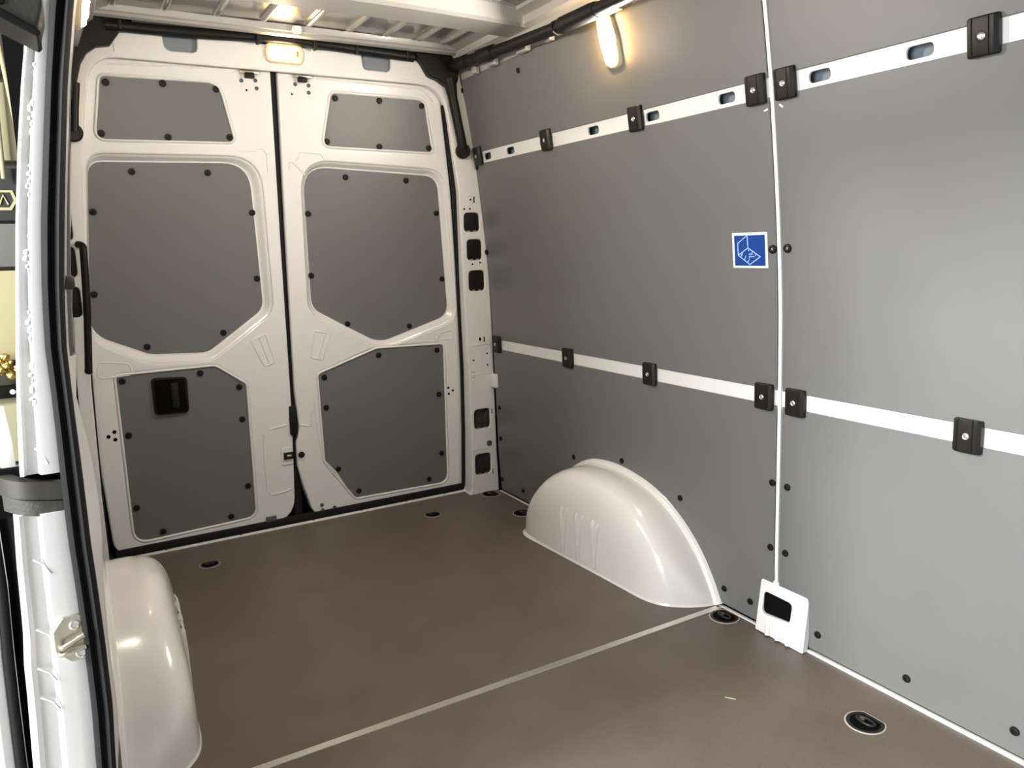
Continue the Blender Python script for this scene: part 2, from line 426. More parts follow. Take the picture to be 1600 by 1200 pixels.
# ---- rear doors
def shell_open(inner, radii, o_extra, seg=6): return rpoly(inner, radii, seg)
def build_door(root, out, orad, specs, seg=7):
    holes = []; jobs = []
    for key, pts, rad, depth, pts_o, screws in specs:
        L = rpoly(pts, rad, seg)
        O = rpoly(pts_o, [r * 1.25 for r in rad], seg) if pts_o else offset(L, .008)
        holes.append(O); jobs.append((key, L, O, depth, screws, bool(pts_o)))
    plate('door_shell', rpoly(out, orad, seg), holes, door_map(), .05, .008, WHITE, root, nb=4)
    for key, L, O, depth, screws, wide in jobs:
        mp = door_map()
        # pressed flank from the face down to the board
        if wide:
            n = 6; loops = []
            for k in range(n + 1):
                t = k / n; s = t * t * (3 - 2 * t)
                Lk = [(a[0] * (1 - t) + b_[0] * t, a[1] * (1 - t) + b_[1] * t) for a, b_ in zip(O, L)]
                loops.append([mp(p[0], p[1], .004 + (depth - .002) * s) for p in Lk])
            loft('pressed_flank', loops, WHITE, root, smooth=60)
            loft('panel_bead', [[mp(p[0], p[1], depth + .002 + dd) for p in offset(L, oo)] for oo, dd in ((.006, .002), (.004, -.003), (.001, -.003), (-.001, .003))], WHITE, root, smooth=60)
        else:
            loft('panel_bead', [[mp(p[0], p[1], dd) for p in offset(L, oo)] for oo, dd in ((.010, .006), (.008, -.002), (.0045, -.004), (.001, -.002), (-.001, .008))], WHITE, root, smooth=60)
        pan = plate('lining_panel', offset(L, .001), [], door_map(-depth), .006, .0015, GREY, root, nb=2)
        for x, z in screws:
            screw_at((x, yd(z) + depth, z), DN, .0125, pan)
    return root
d1 = structure('door_1', 'left rear door, white steel with three grey lining boards and a black handle', 'door', (-.45, 3.27, 0))
build_door(d1, [(-.715, 1.91), (-.078, 1.91), (-.079, 1.2), (-.076, .5), (-.088, .014), (-.803, .004), (-.822, .5), (-.772, 1.5)], [.10, .02, .3, .3, .11, .07, .4, .4], [
    ('up', [(-.668, 1.800), (-.274, 1.805), (-.231, 1.598), (-.702, 1.589)], [.02, .055, .02, .03], .004, None, [(-.652, 1.781), (-.467, 1.791), (-.283, 1.785), (-.684, 1.608), (-.465, 1.605), (-.247, 1.615)]),
    ('mid', [(-.735, 1.512), (-.180, 1.522), (-.161, .951), (-.388, .789), (-.598, .800), (-.795, .895)], [.05, .10, .07, .08, .12, .10], .028,
     [(-.737, 1.538), (-.140, 1.546), (-.126, .937), (-.378, .757), (-.610, .768), (-.803, .872)], [(-.597, 1.482), (-.333, 1.484), (-.738, 1.338), (-.178, 1.335), (-.177, 1.074), (-.766, 1.041), (-.324, .863), (-.607, .83)]),
    ('low', [(-.727, .729), (-.370, .731), (-.257, .645), (-.256, .063), (-.726, .047)], [.015, .03, .02, .045, .055], .004, None, [(-.708, .708), (-.428, .71), (-.283, .636), (-.281, .499), (-.278, .205), (-.357, .081), (-.622, .072), (-.708, .192), (-.707, .492)])])
d2 = structure('door_2', 'right rear door, white steel with three grey lining boards', 'door', (.35, 3.27, 0))
build_door(d2, [(-.052, 1.91), (.632, 1.91), (.688, 1.42), (.716, 1.0), (.742, .53), (.748, .003), (-.004, .006), (-.046, .16), (-.066, .255), (-.066, .36), (-.05, .43), (-.060, .60), (-.058, 1.3)], [.02, .10, .3, .3, .3, .07, .07, .05, .02, .02, .03, .2, .3], [
    ('up', [(.158, 1.802), (.565, 1.800), (.600, 1.590), (.116, 1.598)], [.025, .04, .015, .025], .004, None, [(.174, 1.784), (.363, 1.787), (.554, 1.779), (.132, 1.615), (.357, 1.604), (.584, 1.608)]),
    ('mid', [(.034, 1.518), (.631, 1.490), (.678, .868), (.335, .765), (.040, .938)], [.10, .07, .07, .14, .08], .028,
     [(.018, 1.542), (.652, 1.516), (.712, .843), (.332, .737), (.019, .924)], [(.212, 1.479), (.484, 1.471), (.046, 1.33), (.627, 1.332), (.045, 1.077), (.651, 1.036), (.194, .86), (.484, .829)]),
    ('low', [(.046, .653), (.313, .741), (.641, .733), (.655, .052), (.190, .058), (.057, .253)], [.02, .04, .02, .045, .025, .03], .004, None, [(.072, .637), (.323, .712), (.609, .709), (.616, .496), (.626, .202), (.558, .081), (.206, .089), (.115, .211), (.074, .502)])])
# black seal behind the gap between the doors, and along the bottom
loft('gap_rubber', [[(-.082 + a, yd(z) + b_, z) for z in np.linspace(-.01, 1.88, 12)] for a, b_ in ((-.006, .03), (.0, .020), (.012, .016), (.022, .020), (.034, .03))], RUBBER, d2, closed=False, smooth=60)
box('bottom_rubber', (-.80, 3.262, -.015), (.75, 3.29, .03), RUBBER, d2, .004)
# handle recess on the left door
H4 = [(-.609, .709), (-.479, .702), (-.482, .556), (-.608, .560)]
hp = plate('door_handle', rpoly(H4, .018, 5), [rpoly([(-.595, .695), (-.493, .690), (-.496, .570), (-.594, .573)], .012, 5)], door_map(.006), .010, .003, BLACK, d1)
box('handle_recess', (-.598, 3.215, .568), (-.49, 3.232, .698), VOID, hp, .002)
box('handle_grip', (-.545, 3.205, .582), (-.515, 3.226, .685), BLACK, hp, .008, 3)
for x, z in ((-.754, .514), (-.776, .498), (-.754, .483)): screw_at((x, yd(z), z), DN, .0075, d1, HOLE, 'hole')
for x, z in ((.664, .522), (.688, .506), (.667, .492)): screw_at((x, yd(z), z), DN, .006, d2, HOLE, 'hole')
for par, bolts, hook, hole in ((d1, [(-.19, 1.822), (-.138, 1.826), (-.135, 1.798)], (-.162, 1.842), (-.173, 1.789)), (d2, [(.014, 1.824), (.067, 1.823), (.066, 1.797)], (.04, 1.843), (-.001, 1.787))):
    for x, z in bolts: screw_at((x, yd(z), z), DN, .0075, par, BOLTM, 'bolt')
    x, z = hook
    h = box('catch', (x - .034, yd(z) - .020, z + .004), (x + .036, yd(z) + .004, z + .016), STEEL, par, .003)
    box('catch_hook', (x - .018, yd(z) - .024, z - .012), (x + .018, yd(z) - .002, z + .008), BLACK, h, .004)
    screw_at((hole[0], yd(hole[1]), hole[1]), DN, .004, par, HOLE, 'hole')
for x, z in ((.031, .056), (.033, .031), (.088, .033)): screw_at((x, yd(z), z), DN, .0085, d2, BOLTM, 'bolt')
box('bottom_slot', (.035, yd(.012) - .004, .006), (.09, yd(.012) + .004, .02), VOID, d2, .001)
bk = box('bottom_bracket', (-.216, yd(.02) - .010, .004), (-.172, yd(.02) + .002, .049), GUN, d1, .002)
screw_at((-.194, yd(.04) - .010, .034), (0, -1, 0), .007, bk, BOLTM, 'bolt')
lt = plate('lock_plate', rpoly([(-.135, .345), (-.085, .352), (-.085, .268), (-.135, .272)], .012, 4), [], door_map(.004), .006, .002, WHITE, d1)
box('latch', (-.124, yd(.31) - .012, .297), (-.084, yd(.31) + .002, .327), BLACK, lt, .002)
box('latch_pawl', (-.112, yd(.31) - .016, .309), (-.092, yd(.31) - .008, .318), BOLT, lt, .002)
screw_at((-.047, yd(.306), .306), DN, .014, d2, BLACK and SCREW, 'lock_hole')
box('latch_striker', (-.090, 3.235, .40), (-.060, 3.262, .53), BLACK, d2, .006)
# pressed relief lines of the door shells
def relief(par, pts, closed=False, r=.004):
    P = [(x, yd(z) + .0005, z) for x, z in pts]
    return tube('pressed_line', P, r, WHITE, par, 6, closed)
relief(d1, rpoly([(-.225, .822), (-.164, .847), (-.133, .725), (-.175, .713)], .008, 3), True)
relief(d2, rpoly([(.038, .844), (.107, .828), (.065, .717), (.018, .730)], .008, 3), True)
relief(d1, [(-.19, .832), (-.155, .722)]); relief(d2, [(.084, .83), (.046, .722)])
relief(d1, rpoly([(-.78, .79), (-.68, .775), (-.665, .73), (-.79, .725)], .02, 4), True, .003)
relief(d1, [(-.20, .42), (-.205, .30), (-.20, .17), (-.185, .145), (-.13, .15), (-.098, .16)], False, .004)
relief(d1, [(-.17, .44), (-.13, .445), (-.10, .45)], False, .004)
relief(d1, [(-.215, 1.565), (-.125, 1.572), (-.112, 1.56), (-.112, 1.49)], False, .004)
relief(d2, [(.0, 1.535), (.02, 1.57), (.10, 1.567), (.115, 1.55)], False, .004)
relief(d2, [(-.03, 1.50), (-.025, 1.53), (-.01, 1.53), (.035, 1.48)], False, .004)
relief(d2, [(.02, .56), (.03, .40), (.045, .27), (.10, .20), (.16, .09)], False, .004)
relief(d2, [(-.045, .44), (0, .43), (.012, .50)], False, .004)
relief(d2, rpoly([(.69, .80), (.63, .79), (.60, .76), (.69, .755)], .015, 4), True, .003)
relief(d1, [(-.64, 1.842), (-.45, 1.852), (-.20, 1.858)], False, .004); relief(d2, [(.10, 1.852), (.35, 1.850), (.56, 1.845), (.61, 1.80)], False, .004)

# ---- roof
ce = structure('ceiling', 'light painted steel roof with pressed ribs and a cross bow', 'ceiling', (0, 1.2, 2.0))
def roofz(x, y): return 2.002 + .028 * (1 - (x / .66) ** 2) * (1 if y < 2.66 else .25)
for y0, y1 in ((-.92, 2.60), (2.60, 3.06)):
    bm = bmesh.new(); xs = np.linspace(-.66, .66, 19); ys = np.linspace(y0, y1, 5)
    G = [[bm.verts.new((x, y, roofz(x, y0 + .1))) for x in xs] for y in ys]
    for i in range(4):
        for j in range(18): bm.faces.new((G[i][j], G[i + 1][j], G[i + 1][j + 1], G[i][j + 1]))
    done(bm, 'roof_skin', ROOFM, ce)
box('roof_top', (-1.0, -.93, 2.05), (1.0, 3.37, 2.07), WHITE, ce, 0, 1)
def bar(name, prof, x0, x1, mt, n=12, arch=0.0, par=ce):
    bm = bmesh.new(); prev = None
    for i in range(n + 1):
        x = x0 + (x1 - x0) * i / n; a = arch * (1 - (2 * i / n - 1) ** 2)
        V = [bm.verts.new((x, y, z + a)) for y, z in prof]
        if prev: strip(bm, prev, V)
        else: bm.faces.new(V)
        prev = V
    bm.faces.new(prev)
    return done(bm, name, mt, par, 18)
bow = bar('cross_bow', [(2.44, 2.006), (2.465, 2.002), (2.495, 1.962), (2.51, 1.953), (2.640, 1.950), (2.652, 1.955), (2.668, 1.998), (2.70, 2.006)], -.695, .695, BOW_DIM, 16, .010)
for x in (.18, .235, .32, .37):
    box('bow_slot', (x - .016, 2.656, 1.975), (x + .016, 2.668, 1.988), GUN, bow, .002)
bar('rear_lip', [(3.012, 1.996), (3.016, 1.986), (3.022, 1.983), (3.030, 1.986), (3.036, 1.977), (3.052, 1.972), (3.066, 1.975), (3.066, 2.006), (3.01, 2.006)], -.70, .70, BOW_DIM, 10)
for x in (-.62, -.46, -.29, -.13, .035, .19, .34, .48, .585):
    # pressed ribs, half-round and running fore and aft
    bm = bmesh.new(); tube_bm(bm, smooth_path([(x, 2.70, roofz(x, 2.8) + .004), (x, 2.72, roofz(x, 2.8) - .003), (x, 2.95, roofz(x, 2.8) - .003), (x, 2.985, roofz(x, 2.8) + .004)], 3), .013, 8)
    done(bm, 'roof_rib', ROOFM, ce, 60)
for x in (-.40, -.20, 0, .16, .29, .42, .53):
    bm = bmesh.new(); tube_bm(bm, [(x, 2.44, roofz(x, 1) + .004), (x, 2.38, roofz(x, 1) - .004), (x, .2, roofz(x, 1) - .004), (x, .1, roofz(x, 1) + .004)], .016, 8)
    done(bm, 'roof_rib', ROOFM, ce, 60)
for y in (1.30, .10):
    bar('cross_bow', [(y - .09, 2.006), (y - .06, 1.962), (y + .06, 1.962), (y + .09, 2.006)], -.655, .655, BOW_DIM, 12, .012)
# side rails of the roof
for sx in (-1, 1):
    prof = [(.742, 1.87), (.728, 1.875), (.716, 1.905), (.700, 1.950), (.676, 1.962), (.668, 1.984), (.63, 1.996), (.622, 2.008)]
    loft('roof_side_rail', [[(sx * x, y, z) for x, z in prof] for y in (-.9, .5, 1.9, 3.1)], BOW_DIM, ce, closed=False, smooth=25)
    loft('roof_side_top', [[(sx * x, y, z) for x, z in ((.70, 2.0), (.95, 1.99), (.98, 2.06))] for y in (-.9, 3.35)], BOW_DIM, ce, closed=False)
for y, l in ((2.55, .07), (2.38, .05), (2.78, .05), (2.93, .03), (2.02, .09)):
    box('rail_tab', (.690, y - l / 2, 1.878), (.715, y + l / 2, 1.905), BOW_DIM, ce, .004)
screw_at((-.004, 3.00, 1.992), (0, 0, -1), .018, ce, lathe_mesh('roof_plug', [(1, -.3), (1, .5), (.75, .8), (0, .8)], 18, WHITE), 'roof_plug')
for x, y in ((.60, 2.10), (.61, 2.05)): screw_at((x, y, 1.992), (0, 0, -1), .010, ce, BOLTM, 'bolt')

# ---- sliding door opening: pillar in the left foreground
pj = structure('wall_pillar', 'white painted door pillar in the left foreground beside the black seal', 'pillar', (-.92, 1.36, -.3))
JL = [(-.80, 1.90), (-.833, 1.60), (-.868, 1.486), (-.879, 1.430), (-.894, 1.341), (-.911, 1.223), (-.922, 1.131), (-.934, 1.027), (-.942, .950), (-.951, .842)]
JLL = [(-.967, .778), (-.972, .701), (-.975, .628), (-.977, .585), (-.982, .532), (-.984, .477), (-.990, .363), (-.995, .2), (-.99, -.3)]
SL = [(-.76, 1.90), (-.800, 1.66), (-.831, 1.539), (-.850, 1.424), (-.866, 1.315), (-.879, 1.223), (-.889, 1.129), (-.895, 1.043), (-.895, .964), (-.896, .903), (-.898, .832), (-.899, .727), (-.898, .672), (-.897, .561), (-.898, .447), (-.903, .331), (-.907, .2), (-.905, -.3)]
SR = [(-.73, 1.90), (-.770, 1.66), (-.800, 1.543), (-.821, 1.426), (-.836, 1.316), (-.848, 1.223), (-.859, 1.128), (-.866, 1.040), (-.867, .960), (-.867, .899), (-.867, .826), (-.868, .719), (-.867, .664), (-.866, .552), (-.867, .436), (-.874, .320), (-.878, .2), (-.876, -.3)]
def at_z(L, z):
    P = sorted(L, key=lambda p: p[1]); return float(np.interp(z, [p[1] for p in P], [p[0] for p in P]))
def jamb(name, z1, z0, left, ystep):
    """stepped steel jamb: outer flange, shallow channel, raised land, seal flange"""
    bm = bmesh.new(); prev = None; n = 60
    for i in range(n + 1):
        z = z1 + (z0 - z1) * i / n; a = at_z(left, z); b_ = at_z(SL, z); c = at_z(SR, z); w = b_ - a
        f = lambda t: a + w * t
        row = [(a + .004, 1.52), (a - .001, 1.38), (a + .001, 1.352), (f(.12), 1.350), (f(.20), 1.358), (f(.45), 1.359), (f(.55), 1.346), (f(.80), 1.345), (b_ + .004, 1.347), ((b_ + c) / 2, 1.352), (c - .002, 1.352), (c + .003, 1.40)]
        V = [bm.verts.new((x, y, z)) for x, y in row]
        if prev: strip(bm, prev, V, False)
        else: bm.faces.new(V)
        prev = V
    bm.faces.new(prev)
    return done(bm, name, WHITE, pj, 30)
jamb('pillar_upper', 1.90, .845, JL, 0)
jamb('pillar_lower', .783, -.3, JLL, 0)
box('opening_header', (-.95, -.88, 1.78), (-.745, 1.36, 2.02), WHITE, pj, .01)
# dimples and creases of the pressing
for z, t, r in ((.875, .62, .004), (.70, .5, .003), (.585, .42, .004), (.52, .40, .003), (.47, .40, .003)):
    a = at_z(JL if z > .8 else JLL, z); w = at_z(SL, z) - a
    tube('pressed_line', [(a + w * (t - .18), 1.351, z + .012), (a + w * t, 1.348, z + .002), (a + w * (t + .1), 1.346, z - .014)], .0022, WHITE, pj, 6)
# lumpy seam sealer brushed along the upper pillar
bm = bmesh.new()
import random; rnd = random.Random(4)
for k in range(46):
    z = 1.45 - k * .011 + rnd.uniform(-.004, .004); a = at_z(JL, z); w = at_z(SL, z) - a
    c = Vector((a + w * (.58 + .10 * math.sin(k * .7) + rnd.uniform(-.06, .06)), 1.3475, z))
    v = bmesh.ops.create_icosphere(bm, subdivisions=1, radius=1)['verts']
    sx, sz = rnd.uniform(.0025, .006), rnd.uniform(.003, .009)
    for q in v: q.co = Vector((q.co.x * sx, q.co.y * .002, q.co.z * sz)) + c
o = done(bm, 'seam_sealer', WHITE, pj, 80); o['kind'] = 'stuff'
fr_ = [(-.855, 1.02), (-.862, .952), (-.854, .876), (-.850, .821), (-.849, .766), (-.851, .710), (-.857, .649), (-.861, .527), (-.861, .407), (-.864, .346), (-.872, .287), (-.875, .1), (-.875, -.02)]
loft('inner_flange', [[(at_z(SR, z) - .006, 1.362, z) for x, z in fr_], [(x - .002, 1.398, z) for x, z in fr_], [(x, 1.402, z) for x, z in fr_], [(x - .004, 1.45, z) for x, z in fr_]], WHITE, pj, closed=False, smooth=60)

# ================================================================== THINGS
# ---- big rubber seal on the pillar edge
sp = []
zs = np.linspace(1.90, -.3, 70)
bm = bmesh.new(); prev = None
for z in zs:
    a, c = at_z(SL, z), at_z(SR, z); w = c - a; y = 1.350
    prof = [(0, .004), (.02, -.010), (.12, -.019), (.28, -.022), (.40, -.018), (.47, -.0125), (.53, -.0125), (.60, -.020), (.76, -.025), (.90, -.020), (.985, -.008), (1.0, .004)]
    V = [bm.verts.new((a + w * u, y + d, z)) for u, d in prof]
    if prev: strip(bm, prev, V)
    prev = V
o = done(bm, 'sliding_door_seal', RUBBER, None, 60)
tag(o, 'thick ribbed black rubber seal down the pillar edge in the left foreground', 'door seal')

# ---- sliding door rail let into the pillar
sr = thing('sliding_door_rail', 'grey metal sliding door guide rail let into the white pillar', 'rail', (-.93, 1.37, .80))
path = smooth_path([(-.880, 1.362, .814), (-.915, 1.362, .819), (-.945, 1.368, .825), (-.972, 1.40, .832), (-.990, 1.46, .838), (-.996, 1.56, .840)], 6)
def ribbon(name, path, prof, mt, par):
    bm = bmesh.new(); prev = None
    for i, p in enumerate(path):
        t = (path[min(i + 1, len(path) - 1)] - path[max(i - 1, 0)]).normalized(); nrm = t.cross(Vector((0, 0, 1))).normalized()
        V = [bm.verts.new(p + nrm * a + Vector((0, 0, b_))) for a, b_ in prof]
        if prev: strip(bm, prev, V)
        else: bm.faces.new(V)
        prev = V
    bm.faces.new(prev)
    return done(bm, name, mt, par, 35)
GR = mat('grey_galvanised', (0.07, 0.067, 0.058), 0.4, metal=0.4)
ribbon('guide_channel', path, [(0, -.014), (.004, -.014), (.004, -.004), (-.006, -.002), (-.006, .003), (.004, .005), (.004, .012), (0, .014), (-.02, .014), (-.02, -.014)], GR, sr)
ribbon('lower_channel', [p + Vector((.004, .006, -.030)) for p in path[:-6]], [(0, -.013), (.005, -.012), (.003, .010), (-.004, .012), (-.02, .012), (-.02, -.013)], DGREY, sr)
box('end_plate', (-.925, 1.350, .806), (-.893, 1.358, .832), STEEL, sr, .003)
box('rail_recess', (-.99, 1.385, .775), (-.885, 1.40, .852), VOID, sr, .002)

# ---- striker on the lower pillar
st = thing('door_striker', 'zinc striker plate bolted to the lower white pillar beside the seal', 'striker', (-.915, 1.345, .55))
plate('striker_plate', rpoly([(-.936, .590), (-.921, .610), (-.893, .610), (-.893, .533), (-.916, .533), (-.936, .555)], .006, 4), [], lambda x, z, d: (x, 1.339 + d, z), .006, .002, STEEL, st)
tube('striker_loop', smooth_path([(-.928, 1.342, .565), (-.926, 1.325, .567), (-.918, 1.322, .571), (-.893, 1.322, .582)], 5), .0045, STEEL, st, 10)
tube('striker_loop', smooth_path([(-.930, 1.342, .552), (-.926, 1.330, .553), (-.893, 1.330, .558)], 5), .0035, STEEL, st, 10)
for x, z in ((-.905, .595), (-.901, .546)): screw_at((x, 1.339, z), (0, -1, 0), .0085, st, BOLTM, 'bolt').data = lathe_mesh('zinc_bolt', [(1, -.2), (1, .3), (.7, .5), (.55, .5), (.5, .3), (0, .3)], 14, BOLT)

# ---- black cover at the top of the opening
cv = thing('roller_cover', 'dark grey moulded cover at the top left corner above the pillar', 'cover', (-.87, 1.2, 1.46))
plate('cover_shell', rpoly([(-.99, 1.60), (-.835, 1.60), (-.842, 1.490), (-.852, 1.457), (-.892, 1.478), (-.99, 1.50)], [.01, .01, .02, .007, .03, .01], 5), [], lambda x, z, d: (x, 1.20 + d, z), .10, .006, DGREY, cv, back=True)
plate('cover_lip', rpoly([(-.99, 1.500), (-.892, 1.482), (-.853, 1.461), (-.848, 1.456), (-.853, 1.450), (-.893, 1.470), (-.99, 1.486)], [.002, .01, .004, .002, .004, .01, .002], 4), [], lambda x, z, d: (x, 1.192 + d, z), .09, .002, BLACK, cv, back=True)
screw_at((-.889, 1.20, 1.492), (0, -1, 0), .006, cv)

# ---- open sliding door, only its front edge shows at the lower left
d3 = structure('door_3', 'white edge of the open sliding door at the lower left corner', 'door', (-1.05, 1.6, -.3))
ZD = [-.35, 0, .225, .35, .45, .585, .70, .80]
XD = [-1.04, -1.036, -1.034, -1.031, -1.028, -1.022, -1.022, -1.03]
loft('door_body', [[(x - .10, 2.35, z), (x, 2.35, z), (x, 1.60, z), (x - .02, 1.585, z), (x - .10, 1.60, z)] for x, z in zip(XD, ZD)], WHITE, d3, smooth=30, cap=True)
tube('edge_seal', [(x + .004, 1.592, z) for x, z in zip(XD, ZD)], .009, RUBBER, d3, 10)
loft('door_gap_lining', [[(x + .012, 1.62, z), (x + .05, 1.55, z)] for x, z in zip(XD, ZD)], VOID, d3, closed=False)

# ---- wheel arch covers
def arch(sx, label):
    root = thing('wheel_arch_cover', label, 'wheel arch', (sx * .78, 2.15, 0), 'wheel arch covers')
    K = [(1.690, .002, .004), (1.697, .020, .035), (1.710, .050, .070), (1.732, .095, .108), (1.765, .150, .147), (1.81, .205, .175), (1.87, .258, .187), (1.95, .308, .190), (2.06, .346, .194), (2.20, .364, .200), (2.33, .354, .206), (2.42, .322, .210), (2.49, .274, .211), (2.55, .205, .207), (2.595, .125, .192), (2.622, .06, .165), (2.638, .022, .11), (2.645, .002, .04)]
    KS = smooth_path(K, 6)
    ys = np.array([k.x for k in KS]); Hh = np.array([max(k.y * .935, .001) for k in KS]); Dd = np.array([max(k.z, .002) for k in KS])
    nt_ = 30; N = 5.0
    def sect(i, t, grow=0.0):
        a = t * math.pi / 2; c, s = max(math.cos(a), 0) ** (2 / N), max(math.sin(a), 0) ** (2 / N)
        d, h = Dd[i] + grow, Hh[i] + grow
        z = h * c; x = xw(min(z, .4)) + .004 - d * s * (1 - .12 * (z / max(h, .02)) * (h / .35))
        return Vector((sx * x, ys[i], max(z, 0)))
    bm = bmesh.new(); prev = None
    for i in range(len(ys)):
        V = [bm.verts.new(sect(i, t)) for t in np.linspace(0, 1, nt_)]
        if prev: strip(bm, prev, V, False)
        prev = V
    done(bm, 'arch_shell', COVER, root, 70)
    # lip lying on the side wall
    rim = [Vector((0, ys[i], Hh[i] + .002)) for i in range(len(ys)) if True]
    L0 = []; L1 = []; L2 = []; L3 = []
    for i in range(len(ys)):
        j0, j1 = max(i - 1, 0), min(i + 1, len(ys) - 1)
        t = Vector((ys[j1] - ys[j0], Hh[j1] - Hh[j0])).normalized(); n = Vector((-t.y, t.x))
        def P(o, d):
            y, z = ys[i] + n.x * o, max(Hh[i] + n.y * o, 0); return (sx * (xw(z) - d), y, z)
        L0.append(P(-.012, .024)); L1.append(P(.002, .017)); L2.append(P(.014, .013)); L3.append(P(.019, -.004))
    lo = loft('arch_lip', [L0, L1, L2, L3], COVER, root, closed=False, smooth=60)
    # lip lying on the floor
    foot = [sect(i, 1.0) for i in range(len(ys))]; A = []; B = []; Cc = []
    for i, p in enumerate(foot):
        q0, q1 = foot[max(i - 1, 0)], foot[min(i + 1, len(foot) - 1)]
        t = (q1 - q0).normalized(); n = Vector((0, 0, 1)).cross(t) * -sx * -1
        if n.x * sx > 0: n = -n
        k = .3 + .7 * max(0, min(1, (p.y - 2.45) / .12))
        A.append(p + Vector((0, 0, .012)) - n * .002); B.append(p + n * .006 * k + Vector((0, 0, .004))); Cc.append(p + n * .012 * k + Vector((0, 0, .0005)))
    loft('floor_lip', [A, B, Cc], COVER, root, closed=False, smooth=60)
    # three pressed flutes on the inner face
    for yc in (2.297, 2.204, 2.110):
        i = int(np.argmin(abs(ys - yc))); loops = []
        tt = lambda z: float(np.interp(-z, [-sect(i, t).z for t in np.linspace(0, 1, 200)], np.linspace(0, 1, 200)))
        for z in np.linspace(.198, .018, 14):
            u = (z - .018) / .18; hw = .008 + .020 * u; p = sect(i, tt(z))
            row = []
            for a, e in ((-1, -.002), (-.82, .007), (-.6, .008), (-.45, .0005), (.45, .0005), (.6, .008), (.82, .007), (1, -.002)):
                ee = e if z < .19 else e * .3
                row.append((p.x - sx * (ee + .0012), yc + a * hw, z))
            loops.append(row)
        loft('flute', loops, COVER, root, closed=False, smooth=50)
    return root
arch(1, 'white moulded wheel arch cover with three flutes against the right grey wall')
arch(-1, 'white wheel arch cover in the left foreground beside the pillar')

# ---- slotted lashing rails with black clamp blocks
def clip_meshes():
    bm = bmesh.new(); w, h, t = .031, .038, .016
    prof = [(-w, 0), (-w, .010), (-w + .004, t - .001), (-.020, t), (-.0185, t - .002), (-.017, t), (.013, t), (.0145, t - .002), (.016, t), (w - .007, t), (w, t - .006), (w, 0)]
    L = []
    for zz, k in ((-h, .82), (-h + .003, .95), (-h + .008, 1), (h - .008, 1), (h - .003, .95), (h, .82)):
        V = [bm.verts.new((x * (.93 if k < .9 else 1), zz, y * (k if y > 0 else 1))) for x, y in prof]
        if L: strip(bm, L[-1], V)
        L.append(V)
    bm.faces.new(L[0]); bm.faces.new(L[-1])
    bmesh.ops.recalc_face_normals(bm, faces=bm.faces)
    me = bpy.data.meshes.new('clamp_block'); bm.to_mesh(me); bm.free(); me.materials.append(CLIPM)
    for p in me.polygons: p.use_smooth = True
    me.set_sharp_from_angle(angle=math.radians(25))
    return me
CLIP = clip_meshes()
BOLT_C = lathe_mesh('clamp_bolt', [(1.25, -.1), (1.25, .25), (1.1, .32), (.95, .18), (.62, .18), (.58, .42), (0, .46)], 14, BOLT)
COLLAR = lathe_mesh('clamp_collar', [(1.9, -.1), (1.9, .12), (1.7, .2), (1.3, .2), (1.2, .05)], 16, CLIPM)
def lash_rail(label, zc, hh, ext, slots, clips):
    root = thing('lashing_rail', label, 'lashing rail', (xw(zc) + .004, (ext[0] + ext[1]) / 2, zc), 'lashing rails on the right wall')
    holes = [rpoly([(y - .031, zc - .0135), (y + .031, zc - .0135), (y + .031, zc + .0135), (y - .031, zc + .0135)], .0125, 6) for y in slots]
    outer = [(ext[0], zc - hh), (ext[1], zc - hh), (ext[1], zc + hh), (ext[0], zc + hh)]
    plate('rail_face', outer, holes, wall_map(-.004), .006, .001, WHITE, root, nb=2)
    for y, z in clips:
        n = wall_n(z); up = Vector((0, 0, 1)); yv = Vector((0, -1, 0)); v = n.cross(yv)
        mt_ = Matrix((yv, v, n)).transposed().to_4x4()
        c = put('clamp_block', CLIP, Matrix.Translation((xw(z) - .0005, y, z)) @ mt_, root)
        p = Vector((xw(z), y, z)) + n * .0155
        put('clamp_collar', COLLAR, Matrix.Translation(p) @ axis_to(n) @ Matrix.Scale(.006, 4), c)
        put('clamp_bolt', BOLT_C, Matrix.Translation(p) @ axis_to(n) @ Matrix.Scale(.006, 4), c)
lash_rail('upper white slotted lashing rail with black clamps on the right wall', 1.562, .034, (-.85, 3.12), [2.999, 2.803, 2.548, 2.231, 1.921, 1.611, 1.307, 1.053, .78, .5, .2],
          [(3.067, 1.570), (2.516, 1.567), (1.991, 1.565), (1.499, 1.563), (1.403, 1.562), (.914, 1.560), (.4, 1.56)])
lash_rail('lower plain white lashing rail with black clamps on the right wall', .7285, .032, (-.85, 3.12), [], [(3.081, .730), (2.5, .730), (2.003, .729), (1.502, .728), (1.392, .727), (.922, .728), (.42, .728)])

# ---- sticker
sk = thing('sticker', 'square blue sticker with white border and pale line drawing on the right wall', 'sticker', (xw(1.14), 1.555, 1.094))
SY, SZ, SW, SH = 1.6185, 1.194, .1285, .0995
n = wall_n(1.144); v0 = Vector((xw(1.144), 0, 1.144)); vz = Vector((-n.z * -1 if False else (xw(1.154) - xw(1.134)) / .02, 0, 1)).normalized()
def stick(u, w, d): return v0 + Vector((0, SY - u * SW, 0)) + vz * ((SZ - w * SH) - 1.144) + n * d
def sheet(name, u0, u1, w0, w1, d, mt_, par, t=.0006):
    loops = [[stick(*q, dd) for q in ((u0, w0), (u1, w0), (u1, w1), (u0, w1))] for dd in (d - t, d)]
    return loft(name, loops, mt_, par, smooth=0, cap=True)
sheet('border', 0, 1, 0, 1, .0012, PAPER, sk)
bl = sheet('blue_field', .06, .935, .075, .94, .0016, BLUE, sk)
bm = bmesh.new()
def cu(x, y): return ((x - 283) / 632, (y - 272) / 640)
